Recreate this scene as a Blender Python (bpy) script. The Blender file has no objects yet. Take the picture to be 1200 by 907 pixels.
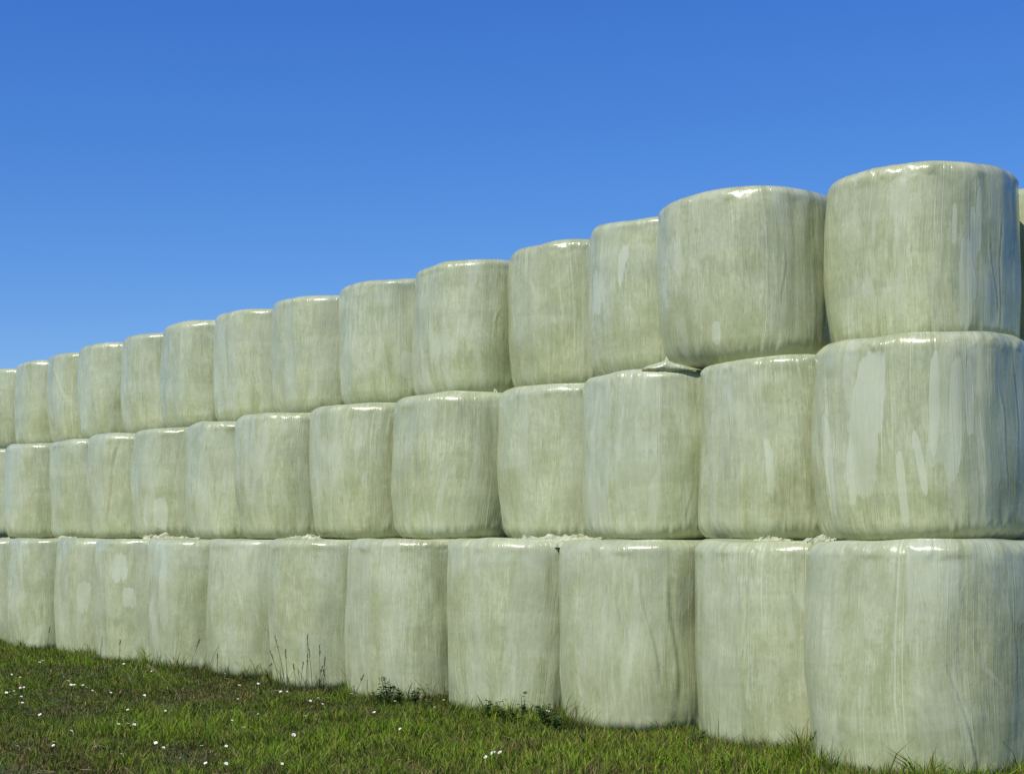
import bpy, math
import numpy as np
from mathutils import Vector, Matrix

S = bpy.context.scene
C = S.collection
rad = math.radians

# ------------------------------------------------------------------ camera, sky, sun, exposure
FPX, CX, HY, EYE = 1900.0, 600.0, 629.0, 1.22          # focal length etc. in photo pixels
cam_d = bpy.data.cameras.new('camera'); cam = bpy.data.objects.new('camera', cam_d); C.objects.link(cam)
cam.location = (0, 0, EYE); cam.rotation_euler = (rad(90), 0, 0)
cam_d.sensor_width = 36; cam_d.lens = 36*FPX/1200; cam_d.shift_y = (HY-453.5)/1200
cam_d.clip_start = .1; cam_d.clip_end = 6000
S.camera = cam

SUN_AZ = Vector((-0.68, -0.73)); SUN_EL = rad(50)
w = bpy.data.worlds.new('World'); S.world = w; w.use_nodes = True
nt = w.node_tree; nt.nodes.clear()
wo = nt.nodes.new('ShaderNodeOutputWorld'); bg = nt.nodes.new('ShaderNodeBackground')
sky = nt.nodes.new('ShaderNodeTexSky'); sky.sky_type = 'NISHITA'; sky.sun_disc = False
sky.sun_elevation = SUN_EL; sky.sun_rotation = math.atan2(SUN_AZ.x, SUN_AZ.y)
sky.altitude = 600; sky.air_density = 1.0; sky.dust_density = .25; sky.ozone_density = 4.0
hs = nt.nodes.new('ShaderNodeHueSaturation'); hs.inputs['Saturation'].default_value = 1.22; hs.inputs['Hue'].default_value = .503
sep = nt.nodes.new('ShaderNodeSeparateColor'); com = nt.nodes.new('ShaderNodeCombineColor')
nt.links.new(hs.outputs[0], sep.inputs[0])
for i_, (ex_, k_) in enumerate(((1.05, .74), (.95, .985), (.65, 2.27))):      # a deeper, more saturated blue than the plain model gives
    a_ = nt.nodes.new('ShaderNodeMath'); a_.operation = 'POWER'; a_.inputs[1].default_value = ex_
    b_ = nt.nodes.new('ShaderNodeMath'); b_.operation = 'MULTIPLY'; b_.inputs[1].default_value = k_
    nt.links.new(sep.outputs[i_], a_.inputs[0]); nt.links.new(a_.outputs[0], b_.inputs[0]); nt.links.new(b_.outputs[0], com.inputs[i_])
bg.inputs['Strength'].default_value = .105
nt.links.new(sky.outputs[0], hs.inputs['Color']); nt.links.new(com.outputs[0], bg.inputs['Color']); nt.links.new(bg.outputs[0], wo.inputs['Surface'])

sd = bpy.data.lights.new('sun', 'SUN'); sd.energy = 4.9; sd.angle = rad(.53); sd.color = (1, .95, .85)
sun = bpy.data.objects.new('sun', sd); C.objects.link(sun)
sdir = Vector((SUN_AZ.x*math.cos(SUN_EL), SUN_AZ.y*math.cos(SUN_EL), math.sin(SUN_EL)))
sun.rotation_euler = sdir.to_track_quat('Z', 'Y').to_euler(); sun.location = (-5, -5, 12)
S.view_settings.view_transform = 'Standard'; S.view_settings.look = 'None'
S.view_settings.exposure = 0.0; S.view_settings.gamma = 1.0
S.render.engine = 'CYCLES'

# ------------------------------------------------------------------ the wall's axes
XV = -820.0
NN = math.hypot(FPX, CX-XV)
n_ = np.array([FPX, CX-XV])/NN            # from the camera into the wall
u_ = np.array([-(CX-XV), FPX])/NN         # along the wall, away from the camera
ROTZ = math.atan2(u_[1], u_[0])           # local x = along the wall, local y = towards the grass

def ground_z(X, Y):
    t = u_[0]*X+u_[1]*Y
    d = n_[0]*X+n_[1]*Y
    z = -.082-.002*np.clip(t-6, 0, 22)
    return z+.018*np.sin(X*1.7+.4)*np.cos(Y*1.3)*np.clip((7-d)/2, 0, 1)

def on_plane(px, d):
    """point of the vertical plane n.P = d seen in photo column px"""
    k = (px-CX)/FPX
    Y = d/(n_[0]*k+n_[1])
    return np.array([k*Y, Y])

def on_ground(px, py, h=0.0):
    k = (px-CX)/FPX; Y = 9.0
    for _ in range(12):
        Y = FPX*(EYE-ground_z(k*Y, Y)-h)/(py-HY)
    return np.array([k*Y, Y])

# ------------------------------------------------------------------ numpy value noise
_rs = np.random.RandomState(7); _T = _rs.rand(65536)
def vnoise(x, y, z=0.0):
    x, y, z = np.broadcast_arrays(np.asarray(x, float), y, z)
    xi, yi, zi = np.floor(x).astype(np.int64), np.floor(y).astype(np.int64), np.floor(z).astype(np.int64)
    fx, fy, fz = x-xi, y-yi, z-zi
    fx = fx*fx*(3-2*fx); fy = fy*fy*(3-2*fy); fz = fz*fz*(3-2*fz)
    def h(a, b, c):
        k = (a*73856093) ^ (b*19349663) ^ (c*83492791)
        k = (k ^ (k >> 13))*1274126177
        return _T[(k ^ (k >> 16)) & 65535]
    r = 0
    for a in (0, 1):
        for b in (0, 1):
            for c in (0, 1):
                r = r+h(xi+a, yi+b, zi+c)*(fx if a else 1-fx)*(fy if b else 1-fy)*(fz if c else 1-fz)
    return r*2-1
def fbm(x, y, z, o=3):
    return sum(vnoise(x*2**i+i*17.3, y*2**i+i*5.1, z*2**i+i*9.7)*.5**i for i in range(o))

# ------------------------------------------------------------------ materials
def new_mat(name):
    m = bpy.data.materials.new(name); m.use_nodes = True
    t = m.node_tree; t.nodes.clear()
    o = t.nodes.new('ShaderNodeOutputMaterial'); p = t.nodes.new('ShaderNodeBsdfPrincipled')
    t.links.new(p.outputs[0], o.inputs['Surface'])
    return m, t, p, o
def nd(t, kind, **kw):
    n = t.nodes.new(kind)
    for k, v in kw.items():
        if k in n.inputs.keys(): n.inputs[k].default_value = v
        else: setattr(n, k, v)
    return n
def ramp(t, src, stops):
    r = t.nodes.new('ShaderNodeValToRGB'); cr = r.color_ramp
    while len(cr.elements) < len(stops): cr.elements.new(.5)
    for e, (p, c) in zip(cr.elements, stops):
        e.position = p; e.color = (c, c, c, 1) if isinstance(c, (int, float)) else (*c, 1)
    t.links.new(src, r.inputs[0]); return r.outputs[0]
def mixc(t, f, a, b, mode='MIX'):
    m = t.nodes.new('ShaderNodeMix'); m.data_type = 'RGBA'; m.blend_type = mode
    for s, v in ((m.inputs[0], f), (m.inputs[6], a), (m.inputs[7], b)):
        if hasattr(v, 'is_output'): t.links.new(v, s)
        else: s.default_value = v if isinstance(v, (int, float)) else (*v, 1)
    return m.outputs[2]
def math_(t, op, a, b=0.0, c=None):
    m = t.nodes.new('ShaderNodeMath'); m.operation = op
    for i, v in enumerate((a, b) if c is None else (a, b, c)):
        if hasattr(v, 'is_output'): t.links.new(v, m.inputs[i])
        else: m.inputs[i].default_value = v
    return m.outputs[0]

def film_material():
    m, t, p, o = new_mat('stretch_film')
    uv = nd(t, 'ShaderNodeUVMap', uv_map='UVMap')
    oi = nd(t, 'ShaderNodeObjectInfo')
    off = nd(t, 'ShaderNodeCombineXYZ')
    t.links.new(math_(t, 'MULTIPLY', oi.outputs['Random'], 37.0), off.inputs[0])
    t.links.new(math_(t, 'MULTIPLY', oi.outputs['Random'], 91.0), off.inputs[1])
    t.links.new(math_(t, 'MULTIPLY', oi.outputs['Random'], 53.0), off.inputs[2])
    wv = nd(t, 'ShaderNodeVectorMath', operation='MULTIPLY'); wv.inputs[1].default_value = (.9, .75, 1); t.links.new(uv.outputs[0], wv.inputs[0])
    wa = nd(t, 'ShaderNodeVectorMath', operation='ADD'); t.links.new(wv.outputs[0], wa.inputs[0]); t.links.new(off.outputs[0], wa.inputs[1])
    wn = nd(t, 'ShaderNodeTexNoise', Scale=1.0, Detail=1.0, Roughness=.3); t.links.new(wa.outputs[0], wn.inputs['Vector'])
    wc = nd(t, 'ShaderNodeCombineXYZ'); t.links.new(math_(t, 'MULTIPLY', math_(t, 'SUBTRACT', wn.outputs[0], .5), .22), wc.inputs[0])
    wu = nd(t, 'ShaderNodeVectorMath', operation='ADD'); t.links.new(uv.outputs[0], wu.inputs[0]); t.links.new(wc.outputs[0], wu.inputs[1])
    def noise(su, sv, detail=3, rough=.55, dist=0.0, dim='3D'):
        mp = nd(t, 'ShaderNodeVectorMath', operation='MULTIPLY'); mp.inputs[1].default_value = (su, sv, 1)
        t.links.new(wu.outputs[0], mp.inputs[0])
        ad = nd(t, 'ShaderNodeVectorMath', operation='ADD'); t.links.new(mp.outputs[0], ad.inputs[0]); t.links.new(off.outputs[0], ad.inputs[1])
        n = nd(t, 'ShaderNodeTexNoise', Scale=1.0, Detail=detail, Roughness=rough, Distortion=dist)
        t.links.new(ad.outputs[0], n.inputs['Vector']); return n.outputs[0]
    streak = noise(28, 2.0, 5, .64, .3); calm = ramp(t, noise(2.6, 2.0, 2, .5, .5), [(.38, .15), (.60, 1.0)]); smear = noise(8, 1.5, 5, .66, .5)
    fibre = noise(120, 7, 3, .6)
    hay = noise(42, 26, 4, .65)
    mott = noise(2.2, 2.4, 4, .6, .3)
    band = noise(.7, 5.5, 2, .5)
    overlap = noise(3.2, .35, 1, .4)
    pock = noise(6.5, 1.25, 3, .5, .6)
    pwhere = noise(1.1, .8, 1, .5)
    base = ramp(t, mott, [(.30, (.318, .346, .182)), (.5, (.364, .392, .212)), (.72, (.412, .440, .258))])
    base = mixc(t, ramp(t, smear, [(.34, .38), (.47, 0.0)]), base, (.285, .315, .155))
    base = mixc(t, ramp(t, smear, [(.53, 0.0), (.66, .38)]), base, (.50, .53, .385))
    base = mixc(t, math_(t, 'MULTIPLY', calm, ramp(t, streak, [(.42, 0.0), (.68, .42)])), base, (.53, .57, .36))
    base = mixc(t, math_(t, 'MULTIPLY', calm, ramp(t, streak, [(.32, .32), (.46, 0.0)])), base, (.25, .28, .125))
    base = mixc(t, math_(t, 'MULTIPLY', calm, ramp(t, fibre, [(.36, .45), (.50, 0.0)])), base, (.23, .25, .115))
    base = mixc(t, ramp(t, fibre, [(.54, 0.0), (.70, .45)]), base, (.56, .59, .42))
    base = mixc(t, ramp(t, hay, [(.38, .26), (.50, 0.0)]), base, (.21, .22, .095))
    base = mixc(t, ramp(t, band, [(.42, .22), (.50, 0.0)]), base, (.27, .315, .19))
    # edges of the film's layers going round the bale: soft-sided steps, and cloudy damp areas
    wraps = noise(.55, 4.2, 1, .3); lines = noise(75, .55, 2, .5, .1); cloud = noise(5.5, 4.5, 5, .65, .8)
    base = mixc(t, ramp(t, wraps, [(.42, .14), (.44, 0.0)]), base, (.32, .36, .19))
    base = mixc(t, ramp(t, wraps, [(.57, 0.0), (.59, .12)]), base, (.53, .56, .38))
    base = mixc(t, ramp(t, cloud, [(.36, .36), (.50, 0.0)]), base, (.25, .285, .13))
    base = mixc(t, ramp(t, cloud, [(.54, 0.0), (.70, .30)]), base, (.52, .56, .39))
    base = mixc(t, ramp(t, lines, [(.66, 0.0), (.71, .34)]), base, (.62, .66, .48))
    base = mixc(t, ramp(t, overlap, [(.525, 0.0), (.535, .22)]), base, (.44, .475, .35))
    # places where the film stands off the hay: smooth, paler and greyer, with a crisp outline
    at = nd(t, 'ShaderNodeAttribute', attribute_name='pocket')
    auto = math_(t, 'ADD', pock, math_(t, 'MULTIPLY', math_(t, 'SUBTRACT', pwhere, .5), .55))
    auto = ramp(t, auto, [(.635, 0.0), (.655, 1.0)])
    jag = math_(t, 'ADD', at.outputs['Fac'], math_(t, 'ADD', math_(t, 'MULTIPLY', math_(t, 'SUBTRACT', streak, .5), .7), math_(t, 'MULTIPLY', math_(t, 'SUBTRACT', smear, .5), 1.3)))
    man = ramp(t, jag, [(.42, 0.0), (.47, 1.0)])
    pk = math_(t, 'MAXIMUM', math_(t, 'MULTIPLY', auto, .30), math_(t, 'MULTIPLY', man, .62))
    base = mixc(t, pk, base, (.49, .53, .385))
    # slight random tint per bale
    base = mixc(t, .5, base, ramp(t, oi.outputs['Random'], [(0, (.94, .95, .90)), (.5, (1, 1, 1)), (1, (.97, 1.0, 1.03))]), 'MULTIPLY')
    t.links.new(base, p.inputs['Base Color'])
    rg = math_(t, 'MULTIPLY_ADD', mott, .30, .14)
    rg = math_(t, 'SUBTRACT', rg, math_(t, 'MULTIPLY', pk, .06))
    t.links.new(rg, p.inputs['Roughness'])
    p.inputs['IOR'].default_value = 1.5
    p.inputs['Coat Weight'].default_value = .42; p.inputs['Coat Roughness'].default_value = .15
    # fine relief: fibres pushing through the film and tight vertical stretch lines
    wr = noise(13, .9, 3, .55, .5)
    h = math_(t, 'ADD', math_(t, 'MULTIPLY', streak, .9), math_(t, 'MULTIPLY', fibre, .35))
    h = math_(t, 'ADD', h, math_(t, 'MULTIPLY', hay, .35))
    h = math_(t, 'MULTIPLY', h, math_(t, 'SUBTRACT', 1.0, math_(t, 'MULTIPLY', pk, .8)))
    h = math_(t, 'ADD', h, math_(t, 'MULTIPLY', wr, 1.3))
    h = math_(t, 'ADD', h, math_(t, 'MULTIPLY', ramp(t, lines, [(.62, 0.0), (.70, 1.0)]), .35))
    h = math_(t, 'ADD', h, math_(t, 'MULTIPLY', ramp(t, wraps, [(.42, 0.0), (.435, .5), (.57, .5), (.585, 1.0)]), .10))
    h = math_(t, 'ADD', h, math_(t, 'MULTIPLY', pk, .25))
    b = nd(t, 'ShaderNodeBump', Strength=.55, Distance=.006)
    t.links.new(h, b.inputs['Height']); t.links.new(b.outputs[0], p.inputs['Normal']); t.links.new(b.outputs[0], p.inputs['Coat Normal'])
    return m
FILM = film_material()

def scrap_material():
    m, t, p, o = new_mat('loose_film')
    tc = nd(t, 'ShaderNodeTexCoord')
    n = nd(t, 'ShaderNodeTexNoise', Scale=22.0, Detail=4.0); t.links.new(tc.outputs['Object'], n.inputs['Vector'])
    t.links.new(ramp(t, n.outputs[0], [(.32, (.20, .21, .11)), (.5, (.38, .40, .25)), (.7, (.48, .50, .35))]), p.inputs['Base Color'])
    p.inputs['Roughness'].default_value = .42
    b = nd(t, 'ShaderNodeBump', Strength=.5, Distance=.006); t.links.new(n.outputs[0], b.inputs['Height']); t.links.new(b.outputs[0], p.inputs['Normal'])
    return m
SCRAP = scrap_material()

def ground_material():
    m, t, p, o = new_mat('soil_and_turf')
    tc = nd(t, 'ShaderNodeTexCoord')
    a = nd(t, 'ShaderNodeTexNoise', Scale=.9, Detail=5.0); t.links.new(tc.outputs['Object'], a.inputs['Vector'])
    f = nd(t, 'ShaderNodeTexNoise', Scale=38.0, Detail=6.0, Roughness=.7); t.links.new(tc.outputs['Object'], f.inputs['Vector'])
    c = ramp(t, f.outputs[0], [(.3, (.020, .022, .006)), (.55, (.042, .056, .012)), (.75, (.085, .095, .028))])
    c2 = ramp(t, f.outputs[0], [(.3, (.035, .055, .014)), (.6, (.06, .09, .022)), (.8, (.09, .12, .035))])
    c = mixc(t, ramp(t, a.outputs[0], [(.4, 0.0), (.6, .6)]), c, c2)
    t.links.new(c, p.inputs['Base Color']); p.inputs['Roughness'].default_value = .95
    b = nd(t, 'ShaderNodeBump', Strength=.8, Distance=.02); t.links.new(f.outputs[0], b.inputs['Height']); t.links.new(b.outputs[0], p.inputs['Normal'])
    return m
def dirt_material():
    m, t, p, o = new_mat('bare_dirt')
    tc = nd(t, 'ShaderNodeTexCoord')
    f = nd(t, 'ShaderNodeTexNoise', Scale=30.0, Detail=7.0, Roughness=.7); t.links.new(tc.outputs['Object'], f.inputs['Vector'])
    v = nd(t, 'ShaderNodeTexVoronoi', Scale=55.0); t.links.new(tc.outputs['Object'], v.inputs['Vector'])
    c = ramp(t, f.outputs[0], [(.3, (.07, .042, .034)), (.55, (.15, .095, .078)), (.8, (.26, .19, .165))])
    c = mixc(t, ramp(t, v.outputs['Distance'], [(.12, .5), (.25, 0.0)]), c, (.22, .19, .17))
    t.links.new(c, p.inputs['Base Color']); p.inputs['Roughness'].default_value = .95
    b = nd(t, 'ShaderNodeBump', Strength=.9, Distance=.015); t.links.new(f.outputs[0], b.inputs['Height']); t.links.new(b.outputs[0], p.inputs['Normal'])
    return m

def leaf_material(name, rough=.5, trans=.35):
    m, t, p, o = new_mat(name)
    at = nd(t, 'ShaderNodeAttribute', attribute_name='tint')
    t.links.new(at.outputs['Color'], p.inputs['Base Color'])
    p.inputs['Roughness'].default_value = rough; p.inputs['Specular IOR Level'].default_value = .18
    tr = nd(t, 'ShaderNodeBsdfTranslucent'); t.links.new(at.outputs['Color'], tr.inputs['Color'])
    mx = nd(t, 'ShaderNodeMixShader'); mx.inputs[0].default_value = trans
    t.links.new(p.outputs[0], mx.inputs[1]); t.links.new(tr.outputs[0], mx.inputs[2]); t.links.new(mx.outputs[0], o.inputs['Surface'])
    return m
BLADE = leaf_material('grass_blades', .5, .42)
LEAF = leaf_material('weed_leaves', .42, .2)
def plain(name, col, rough=.6):
    m, t, p, o = new_mat(name)
    tc = nd(t, 'ShaderNodeTexCoord')
    n = nd(t, 'ShaderNodeTexNoise', Scale=200.0); t.links.new(tc.outputs['Object'], n.inputs['Vector'])
    t.links.new(mixc(t, ramp(t, n.outputs[0], [(.3, 0.0), (.7, .35)]), col, tuple(c*.75 for c in col)), p.inputs['Base Color'])
    p.inputs['Roughness'].default_value = rough
    return m
PETAL = plain('white_petals', (.82, .82, .80)); DISC = plain('yellow_disc', (.70, .45, .04)); STEM = plain('green_stem', (.06, .10, .02))
STALK = plain('dark_stalk', (.075, .085, .035), .6)
PALE_STALK = plain('straw_stalk', (.30, .27, .14), .6)

# ------------------------------------------------------------------ mesh helpers
def mesh_np(name, V, F, mat, smooth=True, tint=None, uv=None, attr=None):
    """V (n,3); F list of index arrays of shape (k,3) and/or (k,4)"""
    me = bpy.data.meshes.new(name)
    F = [f for f in F if len(f)]
    loops = np.concatenate([f.ravel() for f in F]).astype(np.int32)
    tot = np.concatenate([np.full(len(f), f.shape[1]) for f in F]).astype(np.int32)
    start = np.concatenate([[0], np.cumsum(tot)[:-1]]).astype(np.int32)
    me.vertices.add(len(V)); me.vertices.foreach_set('co', np.ascontiguousarray(V, np.float32).ravel())
    me.loops.add(len(loops)); me.loops.foreach_set('vertex_index', loops)
    me.polygons.add(len(tot)); me.polygons.foreach_set('loop_start', start); me.polygons.foreach_set('loop_total', tot)
    me.polygons.foreach_set('use_smooth', np.full(len(tot), smooth))
    me.update(calc_edges=True); me.validate()
    for mm in (mat if isinstance(mat, (list, tuple)) else [mat]): me.materials.append(mm)
    if tint is not None:
        a = me.color_attributes.new('tint', 'FLOAT_COLOR', 'POINT')
        a.data.foreach_set('color', np.concatenate([tint, np.ones((len(tint), 1))], 1).astype(np.float32).ravel())
    if uv is not None:
        l = me.uv_layers.new(name='UVMap'); l.data.foreach_set('uv', uv.astype(np.float32).ravel())
    if attr is not None:
        for k, v in attr.items():
            a = me.attributes.new(k, 'FLOAT', 'POINT'); a.data.foreach_set('value', v.astype(np.float32))
    return me
def link(name, me, parent=None, loc=(0, 0, 0), rotz=0.0):
    o = bpy.data.objects.new(name, me); C.objects.link(o)
    if parent is not None: o.parent = parent
    o.location = loc; o.rotation_euler = (0, 0, rotz); return o
def tag(o, label=None, cat=None, group=None, kind=None):
    for k, v in (('label', label), ('category', cat), ('group', group), ('kind', kind)):
        if v: o[k] = v
    return o

# ------------------------------------------------------------------ ground
def build_ground():
    e = np.concatenate([[-3000, -800, -200, -60], np.arange(-20, 30.01, .5), [60, 200, 800, 3000]])
    X, Y = np.meshgrid(e, e, indexing='ij'); Z = ground_z(X, Y)
    V = np.stack([X, Y, Z], -1).reshape(-1, 3); k = len(e)
    i, j = np.meshgrid(np.arange(k-1), np.arange(k-1), indexing='ij'); a = (i*k+j).ravel()
    F = np.stack([a, a+k, a+k+1, a+1], 1)
    tag(link('ground', mesh_np('ground', V, [F], ground_material())), kind='structure')
build_ground()
TRACK_D = 3.16
def build_track():
    ts = np.arange(-6, 40, .06); K = 24
    V = []
    for q in range(K):
        f = q/(K-1)
        edge = TRACK_D+.10*fbm(ts*1.3, 3.0, 0.0)+.05*fbm(ts*6, 1.0, 0.0)
        d = edge*(f)+(TRACK_D-3.0)*(1-f)
        P = n_[None]*d[:, None]+u_[None]*ts[:, None]
        z = ground_z(P[:, 0], P[:, 1])+.006+.02*min(1, (1-f)*3)*(1+.6*fbm(P[:, 0]*5, P[:, 1]*5, 0.0))
        V.append(np.column_stack([P, z]))
    V = np.concatenate(V); m = len(ts)
    i, j = np.meshgrid(np.arange(K-1), np.arange(m-1), indexing='ij'); a = (i*m+j).ravel()
    F = np.stack([a, a+1, a+m+1, a+m], 1)
    tag(link('dirt_track', mesh_np('dirt_track', V, [F[:, ::-1]], dirt_material())), kind='structure')
build_track()

# ------------------------------------------------------------------ bales
H = 1.2
def bale_mesh(seed, a, b, z0, nth, nz, hs=1.0, pockets=(), creases=(), taper=.04):
    r = np.random.RandomState(seed); hgt = H*hs-z0
    # profile: (radius factor offset inwards, z)
    rt, rb = .065+.025*r.rand(), {.02: .08, .04: .10, .055: .15}[taper]+.04*r.rand()
    pr = []
    for s in np.linspace(0, 1, 7)[:-1]: pr.append((rb+(1-s)*(.62-rb), 0.0))          # inset from the side, z
    na = max(7, nz//9)
    for q in np.linspace(0, 90, na): pr.append((rb*(1-math.sin(rad(q))), rb*(1-math.cos(rad(q)))))
    for s in np.linspace(0, 1, nz)[1:-1]: pr.append((0.0, rb+(hgt-rb-rt)*s))
    for q in np.linspace(0, 90, na+3): pr.append((rt*(1-math.cos(rad(q))), hgt-rt+rt*math.sin(rad(q))))
    for s in np.linspace(0, 1, 9)[1:]: pr.append((rt+s*(.62-rt), hgt))
    pr = np.array(pr); K = len(pr)
    th = np.linspace(-math.pi/2, 1.5*math.pi, nth, endpoint=False)
    ex = 2.55
    R0 = (np.abs(np.cos(th)/a)**ex+np.abs(np.sin(th)/b)**ex)**(-1/ex)
    TH, INS = np.meshgrid(th, pr[:, 0], indexing='xy'); Z = np.repeat(pr[:, 1:2], nth, 1)
    R = np.repeat(R0[None], K, 0)-INS*(R0[None]/.62)
    zz = Z/hgt; cx, sx = np.cos(TH), np.sin(TH)
    rimw = np.clip(R/R0[None]*1.6-.6, 0, 1)
    # belly, taper towards the bottom, slow lumps of the packed grass
    bel = -.012*(2*zz-1)**2-taper*np.clip(1-zz*2.2, 0, 1)**1.6*(.6+.6*vnoise(cx*1.2+seed, sx*1.2, 0))-.012*np.clip(zz*2.2-1.3, 0, 1)**2
    o = seed*3.17
    lump = .026*fbm(cx*1.5+o, sx*1.5, Z*1.1+o, 2)+.006*fbm(cx*4+o, sx*4, Z*3, 2)
    # film stretched up and down: long vertical flutes that come and go
    flute = .0038*fbm(TH*6+o, Z*1.0, o, 2)+.0012*fbm(TH*23+o, Z*1.5, o, 2)*np.clip(.5+vnoise(cx*2+o, sx*2, Z*2), 0, 1)
    rim = np.exp(-((Z-(hgt-rt*.6))/.06)**2); foot = np.exp(-((Z-rb*.5)/.08)**2)
    pl = rim*(.009*fbm(TH*4+o, Z*8, 4.0, 2)+.0055*fbm(TH*14+o, Z*22, 4.0, 3)*np.clip(.35+1.3*vnoise(TH*1.9+o, 0., 3.), 0, 1))+foot*.010*fbm(TH*14+o, Z*5, 4.0, 3)
    R = R+(bel+lump+flute+pl)*rimw
    for (t0, z0_, t1, z1, amp, wid) in creases:
        t0, t1 = rad(t0), rad(t1)
        s = np.clip((Z-z0_)/(z1-z0_), 0, 1); c = t0+(t1-t0)*s+.02*np.sin(s*7+o)
        fade = np.clip((Z-min(z0_, z1))/.12, 0, 1)*np.clip((max(z0_, z1)-Z)/.12, 0, 1)
        dd = (TH-c)/wid
        R = R+amp*fade*(np.exp(-dd**2)-.8*np.exp(-(dd-1.5)**2))*rimw
    # top: sagging, drawn in towards the middle with radial folds
    top = np.clip((Z-(hgt-rt))/rt, 0, 1)
    Z = Z+top*(.010*fbm(cx*1.3*R/.6+o, sx*1.3*R/.6, 2.0, 2)+.008*vnoise(TH*3/math.pi*2+o, R*6, 1.0)*np.clip(R/.3, 0, 1)-.012*np.clip(1-R/.45, 0, 1))
    bot = np.clip(1-(zz*hgt)/rb, 0, 1); Z = Z+bot*.006*fbm(cx*2*R+o, sx*2*R, 5.0, 2)
    V = np.stack([cx*R, sx*R, Z+z0], -1).reshape(-1, 3)
    i, j = np.meshgrid(np.arange(K-1), np.arange(nth), indexing='ij'); j2 = (j+1) % nth
    F = np.stack([i*nth+j, i*nth+j2, (i+1)*nth+j2, (i+1)*nth+j], -1).reshape(-1, 4)
    # close the two ends
    V = np.concatenate([V, [[0, 0, z0], [0, 0, V[-1][2]]]]); nb = K*nth
    jj = np.arange(nth); T = np.concatenate([np.stack([(jj+1) % nth, jj, np.full(nth, nb)], 1), np.stack([(K-1)*nth+jj, (K-1)*nth+(jj+1) % nth, np.full(nth, nb+1)], 1)])
    # uv: metres round the bale, metres along the profile
    arc = np.concatenate([[0], np.cumsum(np.hypot(np.diff(pr[:, 0]), np.diff(pr[:, 1])))])
    ju = np.concatenate([th, [1.5*math.pi]])*.62
    def uvq(ii, jx): return np.stack([ju[jx], arc[ii]], -1)
    uv4 = np.stack([uvq(i, j), uvq(i, j+1), uvq(i+1, j+1), uvq(i+1, j)], -2).reshape(-1, 2)
    uv3 = np.stack([np.stack([ju[jj+1], np.full(nth, 0.)], 1), np.stack([ju[jj], np.full(nth, 0.)], 1), np.stack([ju[jj], np.full(nth, -.05)], 1)], 1).reshape(-1, 2)
    uv3b = uv3+np.array([0, arc[-1]])
    pk = np.zeros(len(V)); th_f = np.concatenate([TH.ravel(), [0, 0]]); z_f = V[:, 2]
    for (tc, zc, wt, hz, sl) in pockets:
        dt = (th_f-rad(tc)-rad(sl)*(z_f-zc))/rad(wt); dz = (z_f-zc)/hz
        pk = np.maximum(pk, np.clip(1-(np.abs(dt)**2.4+np.abs(dz)**3.5)*.5, 0, 1))
    if len(pockets) != 7: pk *= .72
    return mesh_np('wrapped_bale', V, [F, T], FILM, uv=np.concatenate([uv4, uv3, uv3b]), attr={'pocket': pk})

# centres (x, y) and kept-apart offsets, nearest first, fitted to the photograph's silhouettes
TOP = [(2.72, 10.78), (1.69, 11.53), (1.23, 12.62), (.61, 13.64), (-.23, 14.56), (-1.01, 15.54), (-1.79, 16.54), (-2.57, 17.55), (-3.36, 18.54), (-4.06, 19.58), (-4.84, 20.56), (-5.53, 21.59), (-6.27, 22.58), (-7.02, 23.58)]
MID = [(2.50, 9.91), (1.91, 10.95), (1.16, 11.91), (.55, 12.99), (-.36, 13.94), (-1.21, 14.95), (-2.05, 15.96), (-2.76, 17.03), (-3.56, 18.05), (-4.33, 19.07), (-5.07, 20.10), (-5.93, 21.04), (-6.65, 22.08)]
LOW = [(2.31, 9.21), (1.80, 10.34), (.96, 11.33), (.14, 12.37), (-.73, 13.38), (-1.52, 14.42), (-2.27, 15.47), (-3.07, 16.47), (-3.84, 17.49), (-4.56, 18.52), (-5.41, 19.46), (-6.17, 20.46)]
ordn = ['', 'second', 'third', 'fourth', 'fifth', 'sixth', 'seventh', 'eighth', 'ninth', 'tenth', 'eleventh', 'twelfth', 'thirteenth', 'fourteenth']
LBL = {
 ('top', 0): 'large green wrapped bale at the right-hand end of the top row, highest in view',
 ('mid', 0): 'wrapped bale with a long pale oval patch, right-hand end of the middle row',
 ('low', 0): 'wrapped bale with a long slanting crease, right-hand end of the bottom row',
 ('top', 1): 'top row wrapped bale bulging forward, second from the right, streaked olive and grey',
 ('mid', 2): 'middle row wrapped bale with torn film standing up at its top right corner',
 ('mid', 1): 'middle row wrapped bale just left of the one with the pale oval patch',
 ('top', 11): 'top row wrapped bale with a bright diagonal glint, twelfth from the right',
 ('mid', 9): 'middle row wrapped bale with a dark curved crease down it, tenth from the right',
}
POCK = {
 ('mid', 0): [(94, .68, 11, .43, 12), (133, .78, 2.6, .30, 0), (143, .70, 3.4, .34, 4), (151, .82, 2.2, .22, 0), (126, .45, 2.0, .18, -15), (117, .30, 2.2, .2, -8), (66, .45, 3.0, .3, -14)],
 ('top', 0): [(144, .78, 1.8, .16, 6), (150, .42, 5, .30, 0), (160, .80, 2.4, .22, 4), (166, .3, 3, .22, 0), (156, .6, 2.4, .3, 0)],
 ('top', 5): [(150, .42, 10, .13, 0)],
 ('top', 2): [(100, .86, 6, .17, 0), (72, .7, 7, .2, 0)],
 ('top', 1): [(108, .22, 4, .08, 0)],
 ('low', 8): [(120, .90, 12, .16, 0), (133, .6, 7, .12, 0)],
 ('low', 9): [(125, .55, 9, .2, 0)],
 ('mid', 8): [(120, .28, 8, .17, 0)],
 ('mid', 1): [(122, .45, 3, .25, -10)],
}
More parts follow.
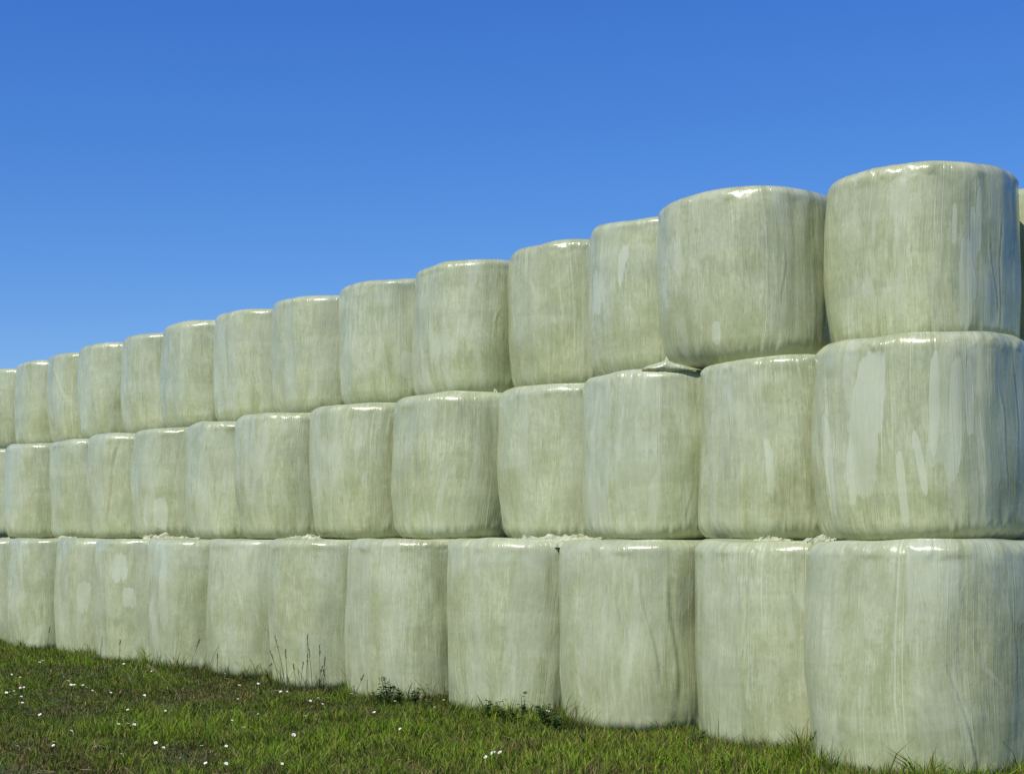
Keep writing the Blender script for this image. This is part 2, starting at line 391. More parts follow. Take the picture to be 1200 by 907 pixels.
CREA = {
 ('low', 0): [(121, 1.15, 152, .02, .007, .014), (168, 1.12, 172, .5, .002, .012), (140, 1.1, 152, .55, .003, .03), (148, .72, 165, .45, .004, .03), (195, 1.1, 200, .1, .003, .012)],
 ('low', 1): [(170, 1.1, 160, .1, .006, .02), (96, 1.1, 102, .2, .006, .03)],
 ('low', 2): [(128, 1.12, 140, .35, .008, .022), (115, 1.1, 122, .5, .008, .022), (145, 1.1, 150, .2, .005, .03)],
 ('mid', 9): [(128, 1.12, 110, .2, .012, .03)],
 ('mid', 10): [(110, 1.05, 112, .1, .008, .03)],
 ('top', 11): [(85, 1.12, 125, .55, .014, .035), (125, .55, 150, .2, .006, .03)],
 ('mid', 0): [(170, .95, 178, .25, .003, .010), (183, 1.1, 186, .1, .003, .012), (60, 1.1, 66, .1, .007, .02)],
 ('top', 0): [(168, .8, 175, .2, .003, .012), (178, .9, 176, .1, .003, .012), (155, .7, 158, .35, .002, .010)],
 ('mid', 4): [(100, 1.1, 108, .1, .008, .03)],
}
BALES = {}
def build_row(row, pts, zbase):
    for i, (x, y) in enumerate(pts):
        seed = {'top': 300, 'mid': 200, 'low': 100}[row]+i
        r = np.random.RandomState(seed)
        near = i < 5
        x += {('low', 0): .050, ('low', 1): .03, ('low', 2): .04, ('low', 3): .03, ('low', 4): .03, ('mid', 0): .035, ('top', 0): .012, ('top', 1): .015}.get((row, i), 0.0)
        P = np.array([x, y]); sp = []
        for k in (i-1, i+1):
            if 0 <= k < len(pts): sp.append(np.hypot(*(np.array(pts[k])-P)))
        a = min(.640, max(.605, np.mean(sp)/2+.006))
        if (row, i) == ('mid', 0): a = .630
        if (row, i) == ('top', 0): a = .606
        b = .606
        z0 = 0.0; hs = 1.0+(r.rand()-.5)*.016
        if row == 'top' and i >= 2: hs += .022
        if row == 'mid' and i >= 2: hs += .006
        if row == 'low': z0 = float(ground_z(x, y))-.015; hs = 1.0
        cr = list(CREA.get((row, i), []))
        for _ in range(r.randint(1, 4)):
            t0 = r.uniform(50, 200); za, zb = sorted(r.uniform(.05, 1.15, 2))
            if zb-za < .3: za = max(.05, zb-.5)
            cr.append((t0, zb, t0+r.uniform(-12, 12), za, r.uniform(.001, .0035), .03 if not near else .016))
        me = bale_mesh(seed, a, b, z0, 420 if near else (280 if i < 9 else 200), 100 if near else (64 if i < 9 else 44), hs,
                       POCK.get((row, i), ()), cr, taper={'low': .02, 'mid': .04, 'top': .055}[row])
        o = link('wrapped_bale', me, None, (x, y, zbase), ROTZ+r.uniform(-.05, .05))
        o.rotation_euler = (r.uniform(-.008, .008), r.uniform(-.008, .008), o.rotation_euler.z)
        rn = {'top': 'top', 'mid': 'middle', 'low': 'bottom'}[row]
        lb = LBL.get((row, i))
        if lb is None: lb = 'pale green film-wrapped bale in the %s row, %s from the right-hand end' % (rn, ordn[i])
        tag(o, lb, 'silage bale', 'wrapped bales stacked in a long wall')
        BALES[(row, i)] = o
build_row('low', LOW, 0.0)
build_row('mid', MID, H-.006)
build_row('top', TOP, 2*H-.012)
# the rank behind, of which only the near end peeps out at the right
for k, (row, pts, zb) in enumerate((('low', LOW, 0.0), ('mid', MID, H-.006), ('top', TOP, 2*H-.012))):
    p = np.array(pts[0])+n_*1.27+u_*(-.02)
    z0 = float(ground_z(*p))-.015 if row == 'low' else 0.0
    o = link('wrapped_bale', bale_mesh(500+k, .628, .622, z0, 200, 44, 1.012 if row == 'top' else 1.0), None, (p[0], p[1], zb), ROTZ+.03)
    tag(o, ['wrapped bale behind the right-hand end of the bottom row, at the frame edge', 'wrapped bale behind the right-hand end of the middle row',
            'wrapped bale peeping out behind the right-hand end of the top row'][k], 'silage bale', 'wrapped bales stacked in a long wall')

# ------------------------------------------------------------------ loose film: crumpled tails of the bales' wrapping, in world coordinates
bpy.context.view_layer.update()
def crumple(cx, cy, cz, length, depth, height, seed, axis=None):
    """an irregular rucked strip of film, as a closed thin sheet"""
    ax = u_ if axis is None else axis; pn = np.array([-ax[1], ax[0]])
    A, B = 46, 12
    s, v = np.meshgrid(np.linspace(-.5, .5, A), np.linspace(-.5, .5, B), indexing='ij')
    wv = (.35+.65*np.clip(1-(2*np.abs(s))**3, 0, 1))*(1+.5*fbm(s*7+seed, 1.0, 2.0, 2))
    x = s*length+.015*fbm(s*18+seed, v*4, 3.0, 2)
    y = v*depth*wv+.02*fbm(s*9, v*3+seed, 1.0, 2)
    z = height*(np.clip(1-(2*v)**2, 0, 1)**.6)*wv*(.55+.9*np.abs(fbm(s*15+seed, v*5, seed, 3)))+.004
    z = z*.55-.05*np.abs(v*2)**2.5
    def put(x, y, z): return np.stack([cx+x*ax[0]+y*pn[0], cy+x*ax[1]+y*pn[1], cz+z], -1).reshape(-1, 3)
    V = np.concatenate([put(x, y, z), put(x, y, z-.004)])
    i, j = np.meshgrid(np.arange(A-1), np.arange(B-1), indexing='ij'); q = (i*B+j).ravel()
    F1 = np.stack([q, q+B, q+B+1, q+1], 1); F2 = F1[:, ::-1]+A*B
    ring = np.concatenate([np.arange(A)*B, (A-1)*B+np.arange(1, B), (np.arange(A-2, -1, -1))*B+B-1, np.arange(B-2, 0, -1)])
    nx = np.roll(ring, -1); F3 = np.stack([nx, ring, ring+A*B, nx+A*B], 1)
    return V, [F1, F2, F3]
def add_film(bale, name, V, F, label=None):
    inv = np.array(bale.matrix_world.inverted())
    Vl = (np.c_[V, np.ones(len(V))] @ inv.T)[:, :3]
    o = link(name, mesh_np(name, Vl, F, SCRAP, smooth=False), bale)
    if label: o['label'] = label
    return o
def film_tail(key, px0, px1, d, zc, height, depth, seed, label=None):
    a, b = on_plane(px0, d), on_plane(px1, d); c = (a+b)/2; L = np.hypot(*(b-a))
    add_film(BALES[key], 'film_tail', *crumple(c[0], c[1], zc, L, depth, height, seed), label)
# on the bottom row, squeezed out under the middle row
film_tail(('low', 2), 632, 706, 7.36, H-.004, .060, .20, 11, 'long crumpled strip of loose film')
film_tail(('low', 3), 600, 660, 7.40, H-.004, .035, .14, 12)
film_tail(('low', 1), 884, 926, 7.34, H-.004, .032, .16, 13)
film_tail(('low', 0), 944, 978, 7.27, H-.004, .042, .10, 14, 'folded flap of loose film')
film_tail(('low', 5), 334, 377, 7.36, H-.004, .055, .20, 15)
film_tail(('low', 7), 170, 196, 7.34, H-.004, .085, .20, 16)
film_tail(('low', 7), 192, 234, 7.36, H-.004, .050, .2, 17)
film_tail(('low', 9), 68, 92, 7.34, H-.004, .060, .2, 18)
film_tail(('low', 10), 0, 24, 7.34, H-.004, .035, .2, 20)
# between the middle and top rows
film_tail(('mid', 3), 573, 583, 7.95, 2*H-.01, .085, .04, 21)
# a wind-blown bit on top of a top-row bale
film_tail(('top', 10), 118, 143, 8.2, 3*H-.012, .050, .3, 23, 'wind-blown scraps of film on the bale top')

def torn_flap():
    # film pulled up to a point at the joint of two middle-row bales
    pts = [(752, 431), (760, 427.5), (768, 426), (775, 424.5), (778, 422), (781, 417.5), (785, 423), (790, 425.5), (800, 428), (810, 431), (818, 433), (823, 431.5), (829, 437)]
    V = []; bc = np.array(MID[2]); R = .640
    for px, py in pts:
        k = np.array([(px-CX)/FPX, 1.0]); kk = k @ k; kb = k @ bc; dis = kb*kb-kk*(bc @ bc-R*R)
        Y = (kb-math.sqrt(max(dis, 0)))/kk
        env = min(1.0, (px-750)/12, (832-px)/10)
        for q in range(6):
            f = q/5; yy = Y-.004*env+.045*(1-f)**2+.06*max(0, f-.55)+(1-env)*.03
            z = EYE+(HY-py)/FPX*yy
            V.append([k[0]*yy, yy, z-(z-2.378-.008*math.sin(px*.31))*f+.004*math.sin(px*.7+q)])
    V = np.array(V); A, B = len(pts), 6
    V = np.concatenate([V, V+np.array([n_[0]*.006, n_[1]*.006, 0])])
    i, j = np.meshgrid(np.arange(A-1), np.arange(B-1), indexing='ij'); q = (i*B+j).ravel()
    F1 = np.stack([q, q+B, q+B+1, q+1], 1); F2 = F1[:, ::-1]+A*B
    ring = np.concatenate([np.arange(A)*B, (A-1)*B+np.arange(1, B), (np.arange(A-2, -1, -1))*B+B-1, np.arange(B-2, 0, -1)])
    nx = np.roll(ring, -1); F3 = np.stack([nx, ring, ring+A*B, nx+A*B], 1)
    Fs = [F1, F2, F3]; uvv = np.concatenate([np.stack([V[f.ravel()][:, 0]+3, V[f.ravel()][:, 2]], 1) for f in Fs])
    bale = BALES[('mid', 2)]; inv = np.array(bale.matrix_world.inverted())
    fo = link('film_flap', mesh_np('film_flap', (np.c_[V, np.ones(len(V))] @ inv.T)[:, :3], Fs, FILM, uv=uvv), bale)
    fo['label'] = 'torn edge of film drawn up to a point'
torn_flap()

# pale scrap lying at the foot of the nearest bale
def ground_scrap(px0, px1, py, h, dep, seed, label):
    a, b = on_ground(px0, py), on_ground(px1, py); c = (a+b)/2
    V, F = crumple(0, 0, 0, float(np.hypot(*(b-a))), dep, h, seed, axis=np.array([1.0, 0.0]))
    o = link('film_scrap', mesh_np('film_scrap', V, F, SCRAP, smooth=False), None, (c[0], c[1], float(ground_z(*c))+.005))
    tag(o, label, 'plastic scrap')
ground_scrap(1138, 1215, 909, .045, .16, 31, 'crumpled pale scrap of film on the ground under the nearest bale')

# ------------------------------------------------------------------ grass
def grass():
    r = np.random.RandomState(3)
    def field(n, t0, t1, d0, d1):
        t = r.uniform(t0, t1, n); d = r.uniform(d0, d1, n)
        return np.column_stack([n_[0]*d+u_[0]*t, n_[1]*d+u_[1]*t]), t, d
    P1, t1, d1 = field(840000, 3.5, 21.5, 2.2, 7.40)
    X, Y = P1[:, 0], P1[:, 1]
    px = CX+FPX*X/np.maximum(Y, 1)
    # dense where the place is seen from close by, thinning with distance and away to the sides
    dist = np.hypot(X, Y)
    side = np.clip(1-np.maximum(0, np.maximum(-250-px, px-1350))/400, .12, 1)
    keep = np.clip((9.5/np.maximum(dist, 5))**1.3, 0, 1)*side*np.where(Y < 7.2, .25, 1)
    tr = TRACK_D+.10*fbm(t1*1.3, 3.0, 0.0, 3)+.05*fbm(t1*6, 1.0, 0.0, 3)
    keep *= np.clip((d1-tr+.03)/.30, .0, 1)
    bare = np.exp(-(((X-.35)/.75)**2+((Y-8.45)/.30)**2)*1.4)+.8*np.exp(-(((X-1.3)/.55)**2+((Y-8.45)/.22)**2))
    keep *= 1-.93*np.clip(bare, 0, 1)
    keep *= .85+.25*vnoise(X*3.1, Y*3.1, 0)
    m = r.rand(len(X)) < keep*.9
    X, Y, t, d = X[m], Y[m], t1[m], d1[m]; n = len(X)
    dist = np.hypot(X, Y)
    patch = vnoise(X*.9+4, Y*.9, 1.0)*.6+vnoise(X*2.7, Y*2.7, 2.0)*.55+vnoise(X*7, Y*7, 2.0)*.3
    lush = np.clip(.5+patch+.9*np.exp(-(((X-.7)/1.3)**2+((Y-9.6)/.8)**2))-.22*np.clip(t-9.5, 0, 2), 0, 1)
    wall = np.exp(-((6.98-d)/.16)**2)                        # unmown fringe along the bales
    C2 = np.array(LOW); bd = np.min(np.hypot(X[:, None]-C2[None, :, 0], Y[:, None]-C2[None, :, 1]), 1)
    wall = np.exp(-((bd-.66)/.07)**2)
    ok = bd > .585; X, Y, t, d, dist, patch, lush, wall = (q[ok] for q in (X, Y, t, d, dist, patch, lush, wall)); n = len(X)
    hgt = (.020+.042*r.rand(n)**1.5)*(.62+1.0*lush)*(1+.3*vnoise(X*6, Y*6, 5.0))
    hgt = hgt+wall*.085*r.rand(n)**2*(1+vnoise(t*3, 2.0, 0.0))
    tall = r.rand(n) < .012; hgt = np.where(tall, hgt*1.9, hgt)
    tuft = np.clip(vnoise(X*9, Y*9, 3.0)*1.4, -.5, 1); hgt *= 1+.6*tuft; lush = np.clip(lush+.12*tuft, 0, 1)
    hgt *= np.where(d < TRACK_D+.25, .7, 1)
    wid = (.0017+.0016*r.rand(n))*(.75+.035*dist)*np.where(r.rand(n) < .06, 2.2, 1)
    yaw = r.uniform(0, 2*math.pi, n); lean = r.uniform(.15, 1.0, n)**1.2*hgt*1.1; la = r.uniform(0, 2*math.pi, n)
    z = ground_z(X, Y)-.004
    dx, dy = np.cos(yaw)*wid, np.sin(yaw)*wid; lx, ly = np.cos(la)*lean, np.sin(la)*lean
    V = np.empty((n, 5, 3))
    V[:, 0] = np.stack([X-dx, Y-dy, z], 1); V[:, 1] = np.stack([X+dx, Y+dy, z], 1)
    V[:, 2] = np.stack([X-dx*.8+lx*.35, Y-dy*.8+ly*.35, z+hgt*.6], 1); V[:, 3] = np.stack([X+dx*.8+lx*.35, Y+dy*.8+ly*.35, z+hgt*.6], 1)
    V[:, 4] = np.stack([X+lx, Y+ly, z+hgt], 1)
    k = np.arange(n)[:, None]*5
    Q = k+np.array([[0, 1, 3, 2]]); T = k+np.array([[2, 3, 4]])
    g1, g2, g3 = np.array([.088, .132, .014]), np.array([.225, .365, .024]), np.array([.034, .050, .012])
    c = g1[None]*(1-lush[:, None])+g2[None]*lush[:, None]
    dry = np.clip(.18+1.1*np.clip(-patch-.02, 0, 1)+.75*np.clip(1-(d-TRACK_D)/1.1, 0, 1)**1.5+.7*np.clip(np.exp(-(((X-.35)/1.0)**2+((Y-8.5)/.45)**2)), 0, 1), 0, .9)
    isdry = r.rand(n) < dry*.62
    drycol = np.array([.25, .20, .095])[None]*(.5+.9*r.rand(n)[:, None])*np.array([[1, .93, .88]])
    red = r.rand(n) < .25; drycol[red] *= np.array([.75, .50, .50])
    c = np.where(isdry[:, None], drycol, c)*(.5+1.0*r.rand(n)[:, None]**1.3)
    dk = r.rand(n) < .2; c[dk] = g3*(.7+.5*r.rand(dk.sum())[:, None])
    yl = r.rand(n) < .12*(1+lush); c[yl] = np.array([.30, .31, .06])*(.7+.5*r.rand(yl.sum())[:, None])
    tint = np.repeat(c, 5, 0)
    o = link('grass', mesh_np('grass', V.reshape(-1, 3), [Q, T], BLADE, smooth=False, tint=tint))
    tag(o, 'short rough grass with brown patches in front of the bale wall', 'grass', kind='stuff')
    print('blades', n)
grass()

# broad low leaves (clover, plantain) scattered through the turf
def clover():
    r = np.random.RandomState(9); n = 5200
    t = r.uniform(4, 19, n); d = r.uniform(3.3, 6.95, n)
    X, Y = n_[0]*d+u_[0]*t, n_[1]*d+u_[1]*t
    m = (vnoise(X*2.2, Y*2.2, 8.0) > .05); X, Y = X[m], Y[m]; n = len(X)
    z = ground_z(X, Y)+.012+.03*r.rand(n); V = np.empty((n, 5, 3)); yaw = r.uniform(0, 6.28, n); s = .006+.010*r.rand(n)
    el = 1+r.rand(n)*1.2; tl = r.uniform(-.5, .5, n)
    for q, (a, b) in enumerate(((-.9, 0), (0, -.5), (1, 0), (0, .5), (.1, 0))):
        V[:, q] = np.stack([X+s*el*a*np.cos(yaw)-s*b*np.sin(yaw), Y+s*el*a*np.sin(yaw)+s*b*np.cos(yaw), z+s*a*tl+(0 if q < 4 else -.002)], 1)
    k = np.arange(n)[:, None]*5
    T = np.concatenate([k+np.array([[a, b, 4]]) for a, b in ((0, 1), (1, 2), (2, 3), (3, 0))])
    c = np.array([.10, .17, .035])[None]*(.6+.7*r.rand(n)[:, None])
    o = link('ground_leaves', mesh_np('ground_leaves', V.reshape(-1, 3), [T], LEAF, smooth=False, tint=np.repeat(c, 5, 0)))
    tag(o, 'small broad leaves spread through the short grass', 'ground cover', kind='stuff')
clover()

# ------------------------------------------------------------------ daisies
def daisy_mesh(seed):
    r = np.random.RandomState(seed); V = []; F = []; M = []
    R = .0125
    for k in range(13):
        a = 2*math.pi*k/13+r.uniform(-.08, .08); l = R*r.uniform(.88, 1.08); w_ = .0026; z1 = .0015+r.uniform(-.001, .001)
        b = len(V); ca, sa = math.cos(a), math.sin(a)
        for (p, q, z) in ((.2*l, -.6*w_, 0), (.2*l, .6*w_, 0), (.75*l, w_, z1), (.75*l, -w_, z1), (l, 0, z1)):
            V.append((p*ca-q*sa, p*sa+q*ca, z))
        F += [(b, b+3, b+2, b+1), (b+3, b+4, b+2)]; M += [0, 0]
    b = len(V)
    for rr, z in ((.0042, .0006), (.0028, .0028)):
        for k in range(8): V.append((rr*math.cos(k*math.pi/4), rr*math.sin(k*math.pi/4), z))
    V.append((0, 0, .0036))
    for k in range(8): k2 = (k+1) % 8; F += [(b+k, b+k2, b+8+k2, b+8+k), (b+8+k, b+8+k2, b+16)]; M += [1, 1]
    b = len(V); L = .065
    for z, off in ((-.0005, 0), (-L*.5, .002), (-L, .001)):
        for k in range(4): V.append((off+.0011*math.cos(k*math.pi/2), .0011*math.sin(k*math.pi/2), z))
    for s in range(2):
        for k in range(4): k2 = (k+1) % 4; F.append((b+4*s+k, b+4*s+4+k, b+4*s+4+k2, b+4*s+k2)); M.append(2)
    me = bpy.data.meshes.new('daisy'); me.from_pydata(V, [], F); me.update()
    for m in (PETAL, DISC, STEM): me.materials.append(m)
    me.polygons.foreach_set('material_index', M); return me
DM = [daisy_mesh(k) for k in range(4)]
za = [(57,95),(22,165),(265,155),(185,183),(200,175),(55,240),(85,242),(95,253),(298,252),(322,270),(333,288),(347,288),(388,290),(405,300),(433,315),(112,300),(95,303),(30,325),(45,322),(65,318),(47,338),(68,333),(100,343),(105,372),(187,428),(335,503),(332,488),(252,555),(250,572),(83,575),(447,578),(395,630),(598,405),(628,442),(575,452),(590,467),(615,468),(600,470),(630,474),(555,472),(757,495),(730,560),(707,587),(738,580),(767,582),(803,410),(775,410),(828,411),(811,448),(887,396),(580,190),(610,160),(803,190),(660,215),(675,250),(710,225),(520,325),(678,337),(1055,237),(1142,225),(1122,290),(1173,302),(1115,355),(1088,410),(1088,455),(1142,487),(1060,575),(945,573),(963,655),(1060,657),(845,632),(570,612)]
zb = [(65,215),(48,237),(10,283),(145,320),(115,320),(230,315),(262,322),(385,305),(447,330),(350,352),(240,363),(255,363),(312,378),(290,350),(45,433),(228,433),(10,425),(177,523),(150,602),(122,658),(525,683),(553,417),(602,420),(628,424),(763,418),(675,495),(838,393),(850,303),(865,330),(843,328),(815,335),(880,360),(795,358),(652,365),(615,287),(1110,607),(1142,605),(1075,627),(670,640),(545,293),(1208,480),(1368,412)]
r = np.random.RandomState(21)
big = {(385,305),(447,330),(615,468),(590,467),(1142,487),(335,503),(1110,607),(1060,657),(177,523),(628,442),(262,322)}
first = True
for pts, x0 in ((za, 0), (zb, 300)):
    for (a, b) in pts:
        px, py = x0+a/4, 730+b/4; hh = .068
        P = on_ground(px, py, hh)
        o = bpy.data.objects.new('daisy', DM[r.randint(4)]); C.objects.link(o)
        o.location = (P[0], P[1], float(ground_z(*P))+hh)
        o.rotation_euler = (r.uniform(-.35, .7), r.uniform(-.5, .5), r.uniform(-.5, .3))
        s = r.uniform(.7, 1.15)*(1.4 if (a, b) in big else 1.0); o.scale = (s, s, 1)
        tag(o, 'small white daisy open in the short grass before the bales', 'daisy', 'daisies scattered in the grass')

# ------------------------------------------------------------------ tall seed-headed grass stalks and leafy weeds at the foot of the wall
def stalk(px, d, hgt, lean, seed, label, group=None, mat=None, head=True, zoff=0.0):
    r = np.random.RandomState(seed); P = on_plane(px, d); V = []; F = []
    N = 9; rr = .0030; la = r.uniform(-.6, .6)
    cl = []
    for k in range(N):
        s = k/(N-1); cl.append(np.array([lean*s**1.6*hgt, la*.15*s**2*hgt, hgt*s]))
    def tube(cl, rad_):
        b = len(V)
        for c, q in zip(cl, rad_):
            for k in range(5): V.append((c[0]+q*math.cos(k*1.2566), c[1]+q*math.sin(k*1.2566), c[2]))
        for s in range(len(cl)-1):
            for k in range(5): k2 = (k+1) % 5; F.append((b+5*s+k, b+5*s+k2, b+5*s+5+k2, b+5*s+5+k))
    tube(cl, [rr*(1-.5*k/(N-1)) for k in range(N)])
    top = link('grass_stalk', None, None)
    bpy.data.objects.remove(top)
    root = bpy.data.objects.new('grass_stalk', None); C.objects.link(root)
    root.location = (P[0], P[1], float(ground_z(*P))+zoff)
    mat = mat or STALK
    me = bpy.data.meshes.new('stem'); me.from_pydata(V, [], F); me.materials.append(mat); me.update(); link('stem', me, root)
    if head:
        V.clear(); F.clear(); hl = hgt*.22
        for k in range(16):
            s = 1-.22*k/16; c = np.array([lean*s**1.6*hgt, la*.15*s**2*hgt, hgt*s]); a = r.uniform(0, 6.28); l = .022*r.uniform(.6, 1.1)
            tip = c+np.array([math.cos(a)*l*.35, math.sin(a)*l*.35, l]); mid = (c+tip)/2
            tube([c, mid, tip], [.0006, .0030, .0004])
        me = bpy.data.meshes.new('seed_head'); me.from_pydata(V, [], F); me.materials.append(mat); me.update(); link('seed_head', me, root)
    # one or two blades off the stem
    V.clear(); F.clear()
    for _ in range(2):
        a = r.uniform(0, 6.28); l = hgt*r.uniform(.35, .6); z0 = hgt*r.uniform(.02, .3); b = len(V)
        for k in range(6):
            s = k/5; q = .0032*(1-s**2)+.0003; c = np.array([math.cos(a)*l*.45*s, math.sin(a)*l*.45*s, z0+l*(s-.35*s*s)])
            V += [tuple(c+np.array([-math.sin(a)*q, math.cos(a)*q, 0])), tuple(c-np.array([-math.sin(a)*q, math.cos(a)*q, 0]))]
            if k: F.append((b+2*k-2, b+2*k-1, b+2*k+1, b+2*k))
    me = bpy.data.meshes.new('blade'); me.from_pydata(V, [], F); me.materials.append(mat); me.update(); link('blade', me, root)
    tag(root, label, 'grass stalk', group)
    return root
G1 = 'tall dark grass stalks in the clump against the bales'
L1 = 'tall dark seed-headed grass stalk in the clump against the seventh and sixth bottom bales'
for k, (px, h, ln) in enumerate([(328,.33,.25),(334,.47,.18),(337,.36,.05),(352,.26,-.1),(358,.33,-.05),(361,.50,.02),(366,.38,.08),(375,.42,.0),(379,.33,-.05),(385,.22,.2),(347,.24,.1),(371,.25,-.2)]):
    stalk(px, 6.72-.03*(k % 3), h, -ln, 40+k, 'tall dark seed-headed grass stalk in the clump at the foot of the bottom row', G1)
stalk(117, 6.78, .62, .18, 60, 'single long dark stalk leaning right before the eighth and ninth bottom bales')
stalk(55, 6.76, .30, .1, 61, 'short dark stalk at the far left foot of the bottom row')
stalk(140, 6.78, .25, .05, 62, 'thin upright stalk just right of the single long leaning stalk')
stalk(222, 6.76, .34, .3, 63, 'thinner and shorter of two dark stalks leaning left at the wall foot')
stalk(243, 6.76, .46, .45, 64, 'longer dark stalk leaning left at the foot of the bottom row')
stalk(255, 6.76, .24, 0, 65, 'short upright stalk beside the longer left-leaning one')
stalk(297, 6.70, .22, .9, 66, 'dark stalk bent over sideways at the foot of the bottom row')
stalk(416, 6.76, .20, .35, 67, 'small stalk left of the leafy weeds at the wall foot')
stalk(212, 5.6, .30, -.9, 68, 'pale straw stalk slanting through the middle of the grass', mat=PALE_STALK)
stalk(152, 5.9, .24, .5, 69, 'pale straw stalk standing above the brightest daisy cluster', mat=PALE_STALK)
stalk(946, 6.80, .20, .25, 70, 'small dark stalk at the joint of the two nearest bottom bales')
stalk(950, 6.78, .13, -.1, 71, 'shortest stalk at the joint of the two nearest bottom bales')
stalk(1018, 6.52, .10, .0, 72, 'small dark tuft stalk before the nearest bottom bale')
stalk(892, 6.80, .10, .0, 73, 'tiny stalk before the second nearest bottom bale')

def weed(px, d, hgt, wid, n, seed, label, group):
    r = np.random.RandomState(seed); P = on_plane(px, d)
    root = bpy.data.objects.new('leafy_weed', None); C.objects.link(root); root.location = (P[0], P[1], float(ground_z(*P)))
    V = []; F = []; LV = []; LF = []; tint = []
    ns = max(3, n//7)
    for s in range(ns):
        a = r.uniform(0, 6.28); sp = wid*r.uniform(.1, .5); h = hgt*r.uniform(.55, 1.0); b = len(V)
        ax, ay = math.cos(a)*sp, math.sin(a)*sp*.5
        for k in range(5):
            q = k/4
            for j in range(4): V.append((ax*q+.0016*math.cos(j*1.57), ay*q+.0016*math.sin(j*1.57), h*q))
            if k:
                for j in range(4): j2 = (j+1) % 4; F.append((b+4*k-4+j, b+4*k-4+j2, b+4*k+j2, b+4*k+j))
        for k in range(max(3, n//ns)):
            q = r.uniform(.35, 1.02); c = np.array([ax*q, ay*q, h*q]); yaw = r.uniform(0, 6.28); l = r.uniform(.022, .040)
            dr = np.array([math.cos(yaw), math.sin(yaw), r.uniform(-.3, .6)]); dr /= np.linalg.norm(dr); sd_ = np.cross(dr, [0, 0, 1]); sd_ /= np.linalg.norm(sd_)
            bb = len(LV); st = c+dr*.006; up = np.cross(sd_, dr)*.003
            for (p, q2, w3) in ((0, 0, 0), (.35, .42, 1), (.8, .36, 1), (1.05, 0, 0), (.8, -.36, 1), (.35, -.42, 1), (.5, 0, -.6)):
                LV.append(tuple(st+dr*l*p+sd_*l*q2+up*w3))
            for e in range(6): LF.append((bb+e, bb+(e+1) % 6, bb+6))
            col = np.array([.045, .085, .022])*r.uniform(.6, 1.5); tint += [col]*7
    me = bpy.data.meshes.new('stems'); me.from_pydata(V, [], F); me.materials.append(STEM); me.update(); link('stems', me, root)
    link('leaves', mesh_np('leaves', np.array(LV), [np.array(LF)], LEAF, smooth=False, tint=np.array(tint)), root)
    tag(root, label, 'weed', group)
GW = 'leafy weeds at the foot of the bottom row'
for k, (px, h, wd, n, lb) in enumerate([
    (445, .10, .12, 18, 'small weed at the left end of the dark leafy patch'),
    (454, .17, .16, 44, 'tallest bushy weed of the dark leafy patch'),
    (465, .12, .14, 30, 'low bushy weed right of the tallest one'),
    (486, .14, .12, 34, 'round bushy weed standing a little apart, right of the dark leafy patch'),
    (497, .08, .14, 18, 'low weed before the seam where two bottom bales meet'),
    (566, .09, .08, 12, 'low sparse weed at the left of the sparse weeds before the centre bale'),
    (573, .19, .05, 12, 'thin tall weed with a clump of leaves at its tip, left of two'),
    (589, .12, .08, 18, 'short upright weed between the two thin tall ones'),
    (600, .10, .06, 12, 'small weed just left of the right-hand thin tall weed'),
    (613, .18, .06, 14, 'thin tall weed with leaves to the tip, right of two'),
    (640, .13, .16, 38, 'wide bushy weed nearest the seam right of the centre bale'),
    (652, .09, .16, 24, 'low spreading weed at the right end of the weeds'),
    (812, .09, .18, 26, 'low weed in the notch between the second and third nearest bottom bales')]):
    weed(px, 6.76 if px > 800 else 6.72, h*1.35, wd, int(n*2), 80+k, lb, GW)

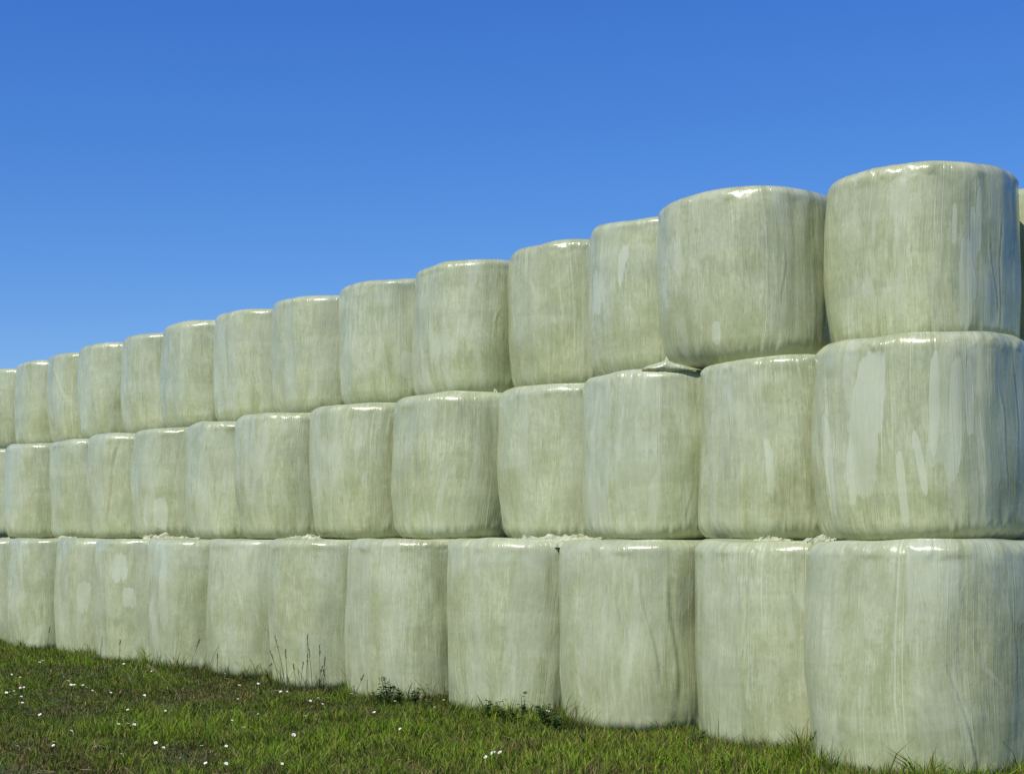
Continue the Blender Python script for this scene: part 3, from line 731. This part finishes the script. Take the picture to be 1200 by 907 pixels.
# rougher uncut tufts of longer grass along the foot of the wall and here and there in the turf
def tufts():
    r = np.random.RandomState(17); V = []; Q = []; tint = []
    spots = []
    for t in np.arange(4.6, 20, .075):
        if r.rand() < .75:
            k = int(np.argmin([abs(float(u_ @ np.array(c))-t) for c in LOW])); q = np.array(LOW[k]); tq = float(u_ @ q); dx_ = t-tq
            dd = float(n_ @ q)-math.sqrt(max(.02, .645**2-dx_**2))-abs(r.normal(0, .04))
            spots.append((t, dd, r.uniform(.06, .15)*(1.6 if r.rand() < .15 else 1), r.randint(12, 30)))
    for _ in range(160):
        spots.append((r.uniform(5, 18), r.uniform(3.4, 6.8), r.uniform(.06, .12), r.randint(10, 22)))
    for (t, d, h, n) in spots:
        P = n_*d+u_*t; z = float(ground_z(*P)); pal = r.rand() < .22
        for _ in range(n):
            a = r.uniform(0, 6.28); L = h*r.uniform(.5, 1.15); ln = r.uniform(.15, .9); o = r.normal(0, .022, 2); b = len(V)
            w_ = r.uniform(.0016, .0032); ca, sa = math.cos(a), math.sin(a)
            for k in range(5):
                s = k/4; q = w_*(1-s**1.6)+.0002
                x = P[0]+o[0]+ca*L*ln*s*s; y = P[1]+o[1]+sa*L*ln*s*s; zz = z-.005+L*(s-.25*ln*s*s)
                V.append((x-sa*q, y+ca*q, zz)); V.append((x+sa*q, y-ca*q, zz))
                if k: Q.append((b+2*k-2, b+2*k-1, b+2*k+1, b+2*k))
            c = (np.array([.20, .17, .08]) if (pal or r.rand() < .15) else np.array([.075, .125, .02])*r.choice([.6, 1, 1.5]))*r.uniform(.6, 1.3)
            tint += [c]*10
    for _ in range(900):                                     # dead stems lying in the turf
        t, d = r.uniform(4.5, 15), 3.2+3.6*r.rand()**1.4
        P = n_*d+u_*t; z = float(ground_z(*P))+r.uniform(.012, .04); a = r.uniform(0, 6.28); L = r.uniform(.03, .12); w_ = r.uniform(.0010, .0022); b = len(V)
        ca, sa = math.cos(a), math.sin(a); sl = r.uniform(-.3, .3)
        for k in range(5):
            s = k/4; x, y = P[0]+ca*L*s-sa*.1*L*s*s, P[1]+sa*L*s+ca*.1*L*s*s
            V.append((x-sa*w_, y+ca*w_, z+sl*L*s)); V.append((x+sa*w_, y-ca*w_, z+sl*L*s+w_))
            if k: Q.append((b+2*k-2, b+2*k-1, b+2*k+1, b+2*k))
        tint += [np.array([.36, .30, .17])*r.uniform(.5, 1.2)]*10
    o = link('long_grass', mesh_np('long_grass', np.array(V), [np.array(Q)], BLADE, smooth=False, tint=np.array(tint)))
    tag(o, 'longer uncut grass tufts along the foot of the bale wall', 'grass', kind='stuff')
tufts()
